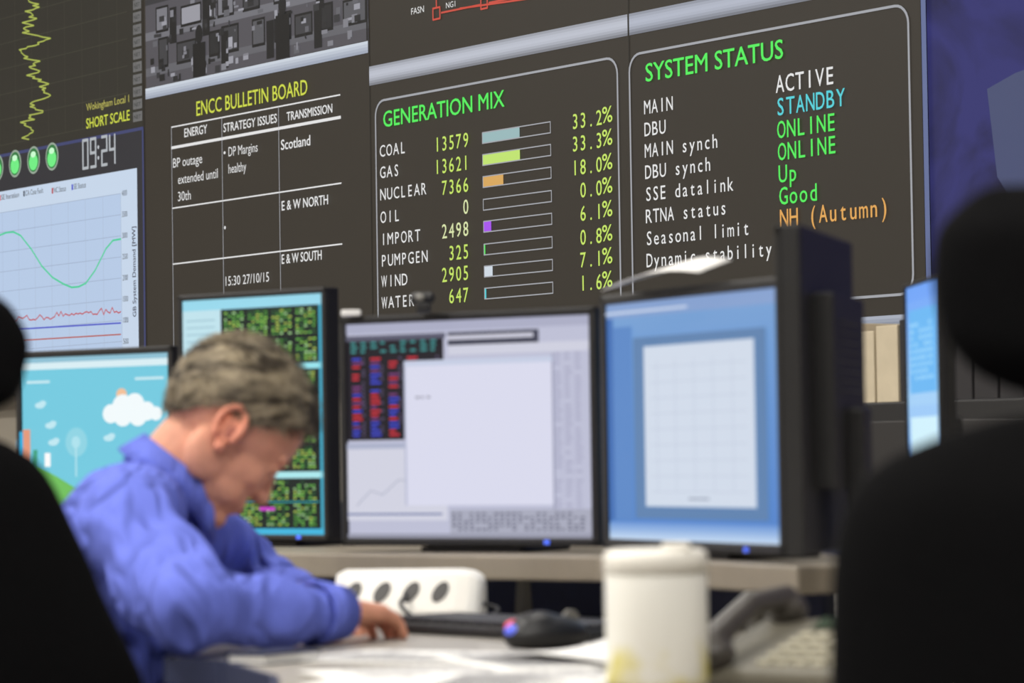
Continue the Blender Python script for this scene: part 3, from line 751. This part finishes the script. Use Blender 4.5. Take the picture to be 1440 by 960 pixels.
def chair(x, y, yaw, backtab, headtab, lean=.12, arms=True):
    e = empty('office_chair', (x, y, .5)); T = Matrix.Translation((x, y, 0)) @ Matrix.Rotation(math.radians(yaw), 4, 'Z')
    bm = bmesh.new()
    for i in range(5):
        a = 2 * math.pi * i / 5 + .3; c = Vector((math.cos(a), math.sin(a), 0))
        cone(bm, T @ (Vector((0, 0, .11))), T @ (c * .29 + Vector((0, 0, .075))), .028, .016)
    cone(bm, T @ Vector((0, 0, .07)), T @ Vector((0, 0, .15)), .04, .035); cone(bm, T @ Vector((0, 0, .14)), T @ Vector((0, 0, .40)), .022, .022)
    box(bm, -.1, .1, -.12, .1, .385, .42, T)
    finish(bm, 'base', M_BLACK, e, bevel=.003)
    bm = bmesh.new()
    for i in range(5):
        a = 2 * math.pi * i / 5 + .3; c = Vector((math.cos(a), math.sin(a), 0)); s = Vector((-c.y, c.x, 0))
        for k in (-1, 1): cone(bm, T @ (c * .29 + s * (.008 * k) + Vector((0, 0, .03))), T @ (c * .29 + s * (.026 * k) + Vector((0, 0, .03))), .03, .03)
        cone(bm, T @ (c * .29 + Vector((0, 0, .03))), T @ (c * .29 + Vector((0, 0, .08))), .008, .008)
    finish(bm, 'castors', M_BLACK, e)
    bm = bmesh.new()
    T2 = T @ Matrix.Translation((0, .0, .455)) @ Matrix.Rotation(math.radians(-90), 4, 'X')
    pad(bm, T2, [(-.24, .17), (-.2, .22), (0, .25), (.17, .24), (.22, .2), (.25, .14)], lambda z: 0, .038, curve=-.0)
    finish(bm, 'seat', M_FABRIC, e, smooth=True, subsurf=1)
    yc = lambda z: -.235 - lean * (z - .5) * 1.0 - .03 * math.sin((z - .5) * 6)
    bm = bmesh.new(); pad(bm, T, backtab, yc, .035, curve=.035); finish(bm, 'backrest', M_FABRIC, e, smooth=True, subsurf=1)
    bm = bmesh.new(); pad(bm, T, headtab, lambda z: yc(1.0) - .0, .03, rows=10, curve=.03); finish(bm, 'headrest', M_FABRIC, e, smooth=True, subsurf=1)
    bm = bmesh.new()
    cap(bm, T @ Vector((0, -.1, .40)), T @ Vector((0, -.30, .42)), .022, .022); cap(bm, T @ Vector((0, -.30, .42)), T @ Vector((0, yc(.8) - .05, .8)), .022, .018)
    cap(bm, T @ Vector((0, yc(.8) - .05, .8)), T @ Vector((0, yc(1) - .035, 1.08)), .018, .012)
    finish(bm, 'spine', M_BLACK, e, smooth=True)
    if arms:
        for k in (-1, 1):
            bm = bmesh.new(); cap(bm, T @ Vector((.16 * k, 0, .41)), T @ Vector((.275 * k, 0, .42)), .015, .015); cap(bm, T @ Vector((.275 * k, 0, .42)), T @ Vector((.28 * k, -.02, .62)), .015, .015)
            finish(bm, 'arm_post', M_BLACK, e, smooth=True)
            bm = bmesh.new(); box(bm, .28 * k - .035, .28 * k + .035, -.13, .12, .625, .65, T); finish(bm, 'arm_pad', M_FABRIC, e, bevel=.01)
    return e
LT = [(.48, .16), (.52, .25), (.62, .285), (.755, .27), (.86, .225), (.945, .19), (.985, .17), (1.015, .13), (1.03, .05)]
HT = [(1.022, .10), (1.042, .15), (1.10, .162), (1.145, .14), (1.165, .08)]
RT = [(.48, .18), (.53, .24), (.7, .255), (.9, .25), (.96, .235), (.99, .20), (1.005, .12)]
HR = [(1.014, .10), (1.030, .145), (1.06, .168), (1.10, .175), (1.14, .172), (1.168, .135)]
chair(-.640, 3.40, 0, LT, HT)                      # empty chair, foreground left
chair(.475, 2.52, 0, RT, HR, arms=False)           # foreground right
chair(-.64, 4.21, -90, RT, HT, arms=True)          # the operator's chair

# ------------------------------------------------------------------ the man
man = empty('man', (-.6, 4.2, .6))
M_SHIRT = bpy.data.materials.new('shirt_cotton'); M_SHIRT.use_nodes = True
nt = M_SHIRT.node_tree; b = nt.nodes['Principled BSDF']; b.inputs['Roughness'].default_value = .9; b.inputs['Specular IOR Level'].default_value = .12
b.inputs['Base Color'].default_value = (*lin(104, 117, 208), 1)
tc = nt.nodes.new('ShaderNodeTexCoord')
n1 = nt.nodes.new('ShaderNodeTexNoise'); n1.inputs['Scale'].default_value = 6.5; n1.inputs['Detail'].default_value = 2; n1.inputs['Distortion'].default_value = 1.0
mpg = nt.nodes.new('ShaderNodeMapping'); mpg.inputs['Scale'].default_value = (1.6, .8, .7); mpg.inputs['Rotation'].default_value = (.4, .6, 0)
nt.links.new(tc.outputs['Object'], mpg.inputs[0]); nt.links.new(mpg.outputs[0], n1.inputs['Vector'])
ab = nt.nodes.new('ShaderNodeMath'); ab.operation = 'SUBTRACT'; ab.inputs[1].default_value = .5; nt.links.new(n1.outputs['Fac'], ab.inputs[0])
ab2 = nt.nodes.new('ShaderNodeMath'); ab2.operation = 'ABSOLUTE'; nt.links.new(ab.outputs[0], ab2.inputs[0])
bp = nt.nodes.new('ShaderNodeBump'); bp.inputs['Strength'].default_value = .8; bp.inputs['Distance'].default_value = .10
nt.links.new(ab2.outputs[0], bp.inputs['Height']); nt.links.new(bp.outputs[0], b.inputs['Normal'])
M_SKIN = mat('skin', lin(214, 152, 126), .6, noise_amt=.10, noise_scale=30, bump=.12, spec=.3)
M_SKIN.node_tree.nodes['Principled BSDF'].inputs['Subsurface Weight'].default_value = .05
M_TROU = mat('trousers', lin(34, 36, 46), .9, noise_amt=.1)
M_SHOE = mat('shoe_leather', lin(24, 20, 18), .4)
Y0 = 4.21
tex = bpy.data.textures.new('folds', 'CLOUDS'); tex.noise_scale = .10; tex.noise_depth = 1
def folds(o):
    d = o.modifiers.new('folds', 'DISPLACE'); d.texture = tex; d.strength = .036; d.mid_level = .5; d.texture_coords = 'GLOBAL'
    s = o.modifiers.new('sm2', 'SMOOTH'); s.iterations = 1
bm = bmesh.new()
ell(bm, (-.62, Y0, .60), (.135, .175, .12)); ell(bm, (-.585, Y0, .70), (.13, .165, .15), 10)
ell(bm, (-.54, Y0, .81), (.115, .178, .16), 25); ell(bm, (-.53, Y0, .875), (.095, .178, .105), 35)
RS = Vector((-.500, 4.035, .895)); LS = Vector((-.48, 4.385, .90))
RE = Vector((-.395, 3.80, .795)); RW = Vector((-.262, 4.010, .783)); LE = Vector((-.385, 4.60, .80)); LW = Vector((-.315, 4.40, .785))
for S in (RS, LS): cap(bm, (-.485, Y0, .925), S, .062, .066)
cap(bm, RS, RE, .070, .054); cap(bm, RE, RW, .054, .035)
cap(bm, LS, LE, .070, .054); cap(bm, LE, LW, .054, .035)
finish(bm, 'shirt', M_SHIRT, man, mods=[remesh(.007, 5), folds])
for (a_, w_) in ((RE, RW), (LE, LW)):
    d = (w_ - a_).normalized(); bm = bmesh.new()
    bmesh.ops.create_cone(bm, cap_ends=False, segments=28, radius1=.043, radius2=.036, depth=.06, matrix=Matrix.Translation(w_ + d * .030) @ d.to_track_quat('Z', 'Y').to_matrix().to_4x4())
    o = finish(bm, 'cuff', M_SHIRT, man, smooth=True); s_ = o.modifiers.new('s', 'SOLIDIFY'); s_.thickness = .006
# collar
ax = Vector((.62, .05, .78)).normalized(); cC = Vector((-.458, Y0 + .002, .954))
bm = bmesh.new(); n = 40; R3 = []
fwd = (Vector((1, 0.1, -.9))); fwd = (fwd - ax * fwd.dot(ax)).normalized(); sid = ax.cross(fwd)
for (rr, hh) in ((.064, -.020), (.0615, .022), (.066, .026), (.081, -.012)):
    ring = []
    for i in range(n + 1):
        a = math.radians(8) + (2 * math.pi - math.radians(16)) * i / n
        k = 1 + .12 * (math.cos(a) > .75) * (1 if rr > .08 else 0)
        drop = -.022 * max(0, math.cos(a)) ** 3 * (1 if rr > .08 else .3)
        ring.append(bm.verts.new(cC + (fwd * math.cos(a) * 1.05 + sid * math.sin(a)) * rr * k + ax * (hh + drop)))
    R3.append(ring)
for a_, b_ in zip(R3, R3[1:]):
    for i in range(n): bm.faces.new((a_[i], a_[i + 1], b_[i + 1], b_[i]))
o = finish(bm, 'collar', M_SHIRT, man, smooth=True); s_ = o.modifiers.new('s', 'SOLIDIFY'); s_.thickness = .004
# head
HC = Vector((-.375, 4.22, 1.038))
MH = Matrix.Translation(HC) @ Matrix.Rotation(math.radians(22), 4, 'Z') @ Matrix.Rotation(math.radians(48), 4, 'Y')
bm = bmesh.new()
ell(bm, (0, 0, .008), (.096, .075, .090), M=MH, seg=40); ell(bm, (.036, 0, -.045), (.058, .060, .075), M=MH); ell(bm, (.038, 0, -.088), (.050, .050, .038), -12, M=MH)
ell(bm, (.074, 0, -.113), (.022, .027, .018), M=MH)
for s in (-1, 1): cap(bm, (.06, .02 * s, -.108), (.005, .055 * s, -.075), .014, .014, M=MH)
ell(bm, (.080, 0, .000), (.016, .050, .013), M=MH); ell(bm, (.072, 0, -.02), (.022, .046, .02), M=MH)
cap(bm, (.089, 0, -.012), (.107, 0, -.048), .008, .0105, M=MH)
for s in (-1, 1):
    ell(bm, (.099, .010 * s, -.051), (.010, .008, .008), M=MH); ell(bm, (.058, .034 * s, -.046), (.027, .023, .024), M=MH)
    ell(bm, (.0, .05 * s, -.07), (.032, .018, .04), -20, M=MH)
    ell(bm, (.050, .034 * s, -.080), (.030, .020, .026), M=MH)
ell(bm, (.078, 0, -.080), (.020, .032, .022), M=MH); ell(bm, (.092, 0, -.077), (.009, .018, .004), M=MH); ell(bm, (.090, 0, -.087), (.009, .016, .005), M=MH)
cap(bm, (-.50, Y0, .91), (-.425, Y0 + .002, 1.00), .060, .056)
cap(bm, (-.425, Y0 + .002, 1.00), HC + Vector((-.02, 0, -.01)), .056, .05)
finish(bm, 'head', M_SKIN, man, mods=[remesh(.0035, 3, .5)])
M_EYE = mat('eye_white', lin(220, 212, 205), .3); M_IRIS = mat('iris', lin(50, 60, 70), .2)
M_LIP = mat('lip', lin(180, 112, 98), .6); M_EAR = mat('ear_skin', lin(220, 140, 112), .55, noise_amt=.08, noise_scale=25)
M_EAR2 = mat('ear_hollow_shade', lin(170, 96, 80), .6)  # darker skin tone, paints the shade inside the ear hollow
for s in (-1, 1):
    bm = bmesh.new(); ell(bm, (.0755, .031 * s, -.019), (.011, .012, .009), M=MH); finish(bm, 'eye', M_EYE, man, smooth=True)
    bm = bmesh.new(); ell(bm, (.0850, .031 * s, -.0245), (.002, .004, .003), M=MH); finish(bm, 'iris', M_IRIS, man, smooth=True)
    bm = bmesh.new(); ell(bm, (.0765, .031 * s, -.0165), (.0122, .0135, .0095), M=MH); finish(bm, 'eyelid', M_SKIN, man, smooth=True)
    ME = MH @ Matrix.Translation((-.004, .074 * s, -.034)) @ Matrix.Rotation(math.radians(24 * s), 4, 'Z') @ Matrix.Rotation(math.radians(-12), 4, 'Y') @ Matrix.Diagonal((.86, s * .9, .86, 1))
    bm = bmesh.new(); ell(bm, (-.004, .004, 0), (.018, .006, .030), M=ME)
    arc = []
    for k in range(13):
        a = math.radians(-35 + k * 22); arc.append(Vector((-.004 + .020 * math.cos(a) * (1 if math.cos(a) > 0 else 1.05), .010 + (.004 if math.cos(a) < 0 else -.002), .004 + .031 * math.sin(a))))
    for v0_, v1_ in zip(arc[1:], arc[2:]): cap(bm, v0_, v1_, .0046, .0046, M=ME, seg=10)
    ell(bm, (-.001, .006, -.030), (.009, .006, .011), M=ME); cap(bm, (.012, .006, -.014), (.013, .007, .0), .0045, .004, M=ME, seg=10)
    cap(bm, (-.012, .008, -.014), (-.009, .009, .012), .004, .004, M=ME, seg=10)
    finish(bm, 'ear', M_EAR, man, mods=[remesh(.0018, 2, .5)])
    bm = bmesh.new(); ell(bm, (.001, .0075, -.004), (.009, .003, .013), M=ME); finish(bm, 'ear_hollow', M_EAR2, man, smooth=True)
bm = bmesh.new(); ell(bm, (.0975, 0, -.0825), (.0055, .015, .004), M=MH); finish(bm, 'lips', M_LIP, man, smooth=True)
# hair
m = bpy.data.materials.new('grey_brown_hair'); m.use_nodes = True
nt = m.node_tree; b = nt.nodes['Principled BSDF']; tc = nt.nodes.new('ShaderNodeTexCoord'); mpn = nt.nodes.new('ShaderNodeMapping'); mpn.inputs['Scale'].default_value = (24, 40, 70)
mpn.inputs['Rotation'].default_value = (0, .7, .3)
n = nt.nodes.new('ShaderNodeTexNoise'); n.inputs['Scale'].default_value = .8; n.inputs['Detail'].default_value = 6
nt.links.new(tc.outputs['Object'], mpn.inputs['Vector']); nt.links.new(mpn.outputs[0], n.inputs['Vector'])
r = nt.nodes.new('ShaderNodeValToRGB'); r.color_ramp.elements[0].position = .40; r.color_ramp.elements[0].color = (*lin(72, 62, 48), 1)
r.color_ramp.elements[1].position = .62; r.color_ramp.elements[1].color = (*lin(172, 158, 132), 1)
nt.links.new(n.outputs['Fac'], r.inputs['Fac']); nt.links.new(r.outputs['Color'], b.inputs['Base Color']); b.inputs['Roughness'].default_value = .65
M_HAIR = m
def hairmask(x, y, z):
    hl = (-.030 + 1.0 * x) if x > .012 else (-.018 if x > -.03 else -.018 + (x + .03) * 1.35)
    if abs(y) < .035 and x > .05: hl = max(hl, .048)
    t = (z - hl) / .014
    return max(0, min(1, t))
bm = bmesh.new(); bmesh.ops.create_uvsphere(bm, u_segments=96, v_segments=64, radius=1)
for v in bm.verts:
    d = v.co.copy(); pz = Vector((d.x * .096, d.y * .075, .008 + d.z * .090))
    k = hairmask(pz.x, pz.y, pz.z)
    nz = noise.noise(Vector((pz.x * 18, pz.y * 26, pz.z * 26))) * .004
    t = -.012 + k * (.012 + .006 + nz + .006 * max(0, min(1, (pz.z + .02) / .06)))
    v.co = MH @ (pz + d.normalized() * t)
finish(bm, 'hair', M_HAIR, man, smooth=True)
bm = bmesh.new(); rs = random.Random(3)
for i in range(11000):
    d = Vector((rs.gauss(0, 1), rs.gauss(0, 1), rs.gauss(0, 1))).normalized()
    pz = Vector((d.x * .096, d.y * .075, .008 + d.z * .090))
    if hairmask(pz.x, pz.y, pz.z) < .5: continue
    base = pz + d * .003
    top = max(0, min(1, (pz.z + .0) / .06))
    flow = Vector((.75 * top - .25 * (1 - top), (-.35 if d.y < 0 else .35) * top + rs.uniform(-.15, .15), -1.0 * (1 - top) - .05))
    flow += Vector((noise.noise(pz * 30), noise.noise(pz * 30 + Vector((9, 0, 0))), noise.noise(pz * 30 + Vector((0, 9, 0))))) * .8
    flow = (flow - d * flow.dot(d)).normalized()
    L = rs.uniform(.014, .030) * (.5 + .5 * top); s = flow.cross(d).normalized() * .0008
    lift = .006 + .007 * top + rs.uniform(0, .004)
    p1 = base + flow * L * .5 + d * lift; p2 = base + flow * L + d * (lift * .9)
    a_ = [bm.verts.new(MH @ q_) for q_ in (base - s, base + s, p1 + s * .8, p1 - s * .8)]; t_ = bm.verts.new(MH @ p2)
    bm.faces.new(a_); bm.faces.new((a_[3], a_[2], t_))
finish(bm, 'hair_strands', M_HAIR, man)
for s in (-1, 1):
    bm = bmesh.new(); ell(bm, (.092, .032 * s, .004), (.005, .017, .004), M=MH); finish(bm, 'eyebrow', M_HAIR, man, smooth=True)
# hands
def hand(w, dirv, side, curl, pitch, name):
    """side=+1 thumb to the left of the finger direction"""
    d = Vector(dirv).normalized(); z = Vector((0, 0, 1)); y = z.cross(d).normalized()
    R = Matrix(((d.x, y.x, 0, w[0]), (d.y, y.y, 0, w[1]), (0, 0, 1, w[2]), (0, 0, 0, 1))) @ Matrix.Rotation(math.radians(pitch), 4, 'Y') @ Matrix.Diagonal((1, side, 1, 1))
    bm = bmesh.new()
    cap(bm, (-.05, 0, 0), (.01, 0, 0), .027, .024, M=R)
    fy = (.028, .009, -.010, -.028); fl = (.072, .080, .074, .058)
    for k in range(4):
        cap(bm, (.0, fy[k] * .55, 0), (.085 - abs(k - 1) * .004, fy[k], 0), .017, .0115, M=R)
        pt = Vector((.085 - abs(k - 1) * .004, fy[k], 0)); a = math.radians(curl * .5); r0 = .0095
        for j, fr in enumerate((.45, .30, .25)):
            nx = pt + Vector((math.cos(a), fy[k] * .8, -math.sin(a))).normalized() * fl[k] * fr
            cap(bm, pt, nx, r0, r0 - .001, M=R, seg=14); pt = nx; r0 -= .0011; a += math.radians(curl)
    ell(bm, (.045, 0, -.004), (.045, .034, .015), M=R)
    pt = Vector((.022, .026, -.006))
    for dx, L, r0 in ((Vector((.62, .65, -.25)), .042, .0155), (Vector((.85, .35, -.3)), .032, .0115), (Vector((.95, .05, -.3)), .026, .0100)):
        nx = pt + dx.normalized() * L; cap(bm, pt, nx, r0, r0 - .002, M=R, seg=14); pt = nx
    finish(bm, name, M_SKIN, man, mods=[remesh(.0024, 2, .4)])
hand(RW + Vector((.022, .035, .002)), (.55, .83, 0), 1, 22, 6, 'right_hand')
hand(LW + Vector((.02, -.045, .002)), (.62, -.78, 0), -1, 24, 6, 'left_hand')
# trousers, shoes
bm = bmesh.new()
ell(bm, (-.63, Y0, .56), (.13, .17, .07))
for s in (-1, 1):
    hp = Vector((-.62, Y0 + .09 * s, .555)); kn = Vector((-.20, Y0 + .11 * s, .56)); an = Vector((-.20, Y0 + .11 * s, .12))
    cap(bm, hp, kn, .08, .062); cap(bm, kn, an, .062, .045)
finish(bm, 'trousers', M_TROU, man, mods=[remesh(.01, 4)])
for s in (-1, 1):
    bm = bmesh.new(); cap(bm, (-.21, Y0 + .11 * s, .05), (-.07, Y0 + .12 * s, .036), .045, .034); box(bm, -.25, -.03, Y0 + .11 * s - .035, Y0 + .11 * s + .035, .0, .02)
    finish(bm, 'shoe', M_SHOE, man, mods=[remesh(.005, 2)])

# ------------------------------------------------------------------ far cabinet with files
cb = empty('equipment_cabinet', (.95, 6.7, .5)); T = Matrix.Translation((.95, 6.7, 0)) @ Matrix.Rotation(math.atan2(U.y, U.x), 4, 'Z')
bm = bmesh.new(); box(bm, -.5, .5, -.22, .22, 0, 1.08, T); finish(bm, 'carcass', M_BLACK, cb, bevel=.004)
bm = bmesh.new()
for i in range(3): box(bm, -.49 + i * .33, -.17 + i * .33, -.235, -.22, .06, 1.04, T)
finish(bm, 'doors', mat('cabinet_door', lin(40, 38, 38), .5), cb, bevel=.003)
bf_ = empty('box_files', (.9, 6.7, 1.2))
bm = bmesh.new(); bm2 = bmesh.new()
for i in range(11):
    if i == 6: continue
    box(bm if i < 5 else bm2, -.42 + i * .075, -.42 + i * .075 + .068, -.12, .14, 1.081, 1.081 + .155 + (i % 3) * .01, T)
finish(bm, 'cream_files', mat('cream_card', lin(205, 192, 166), .8, noise_amt=.05), bf_, bevel=.002)
finish(bm2, 'dark_files', mat('dark_card', lin(44, 42, 44), .8, noise_amt=.05), bf_, bevel=.002)
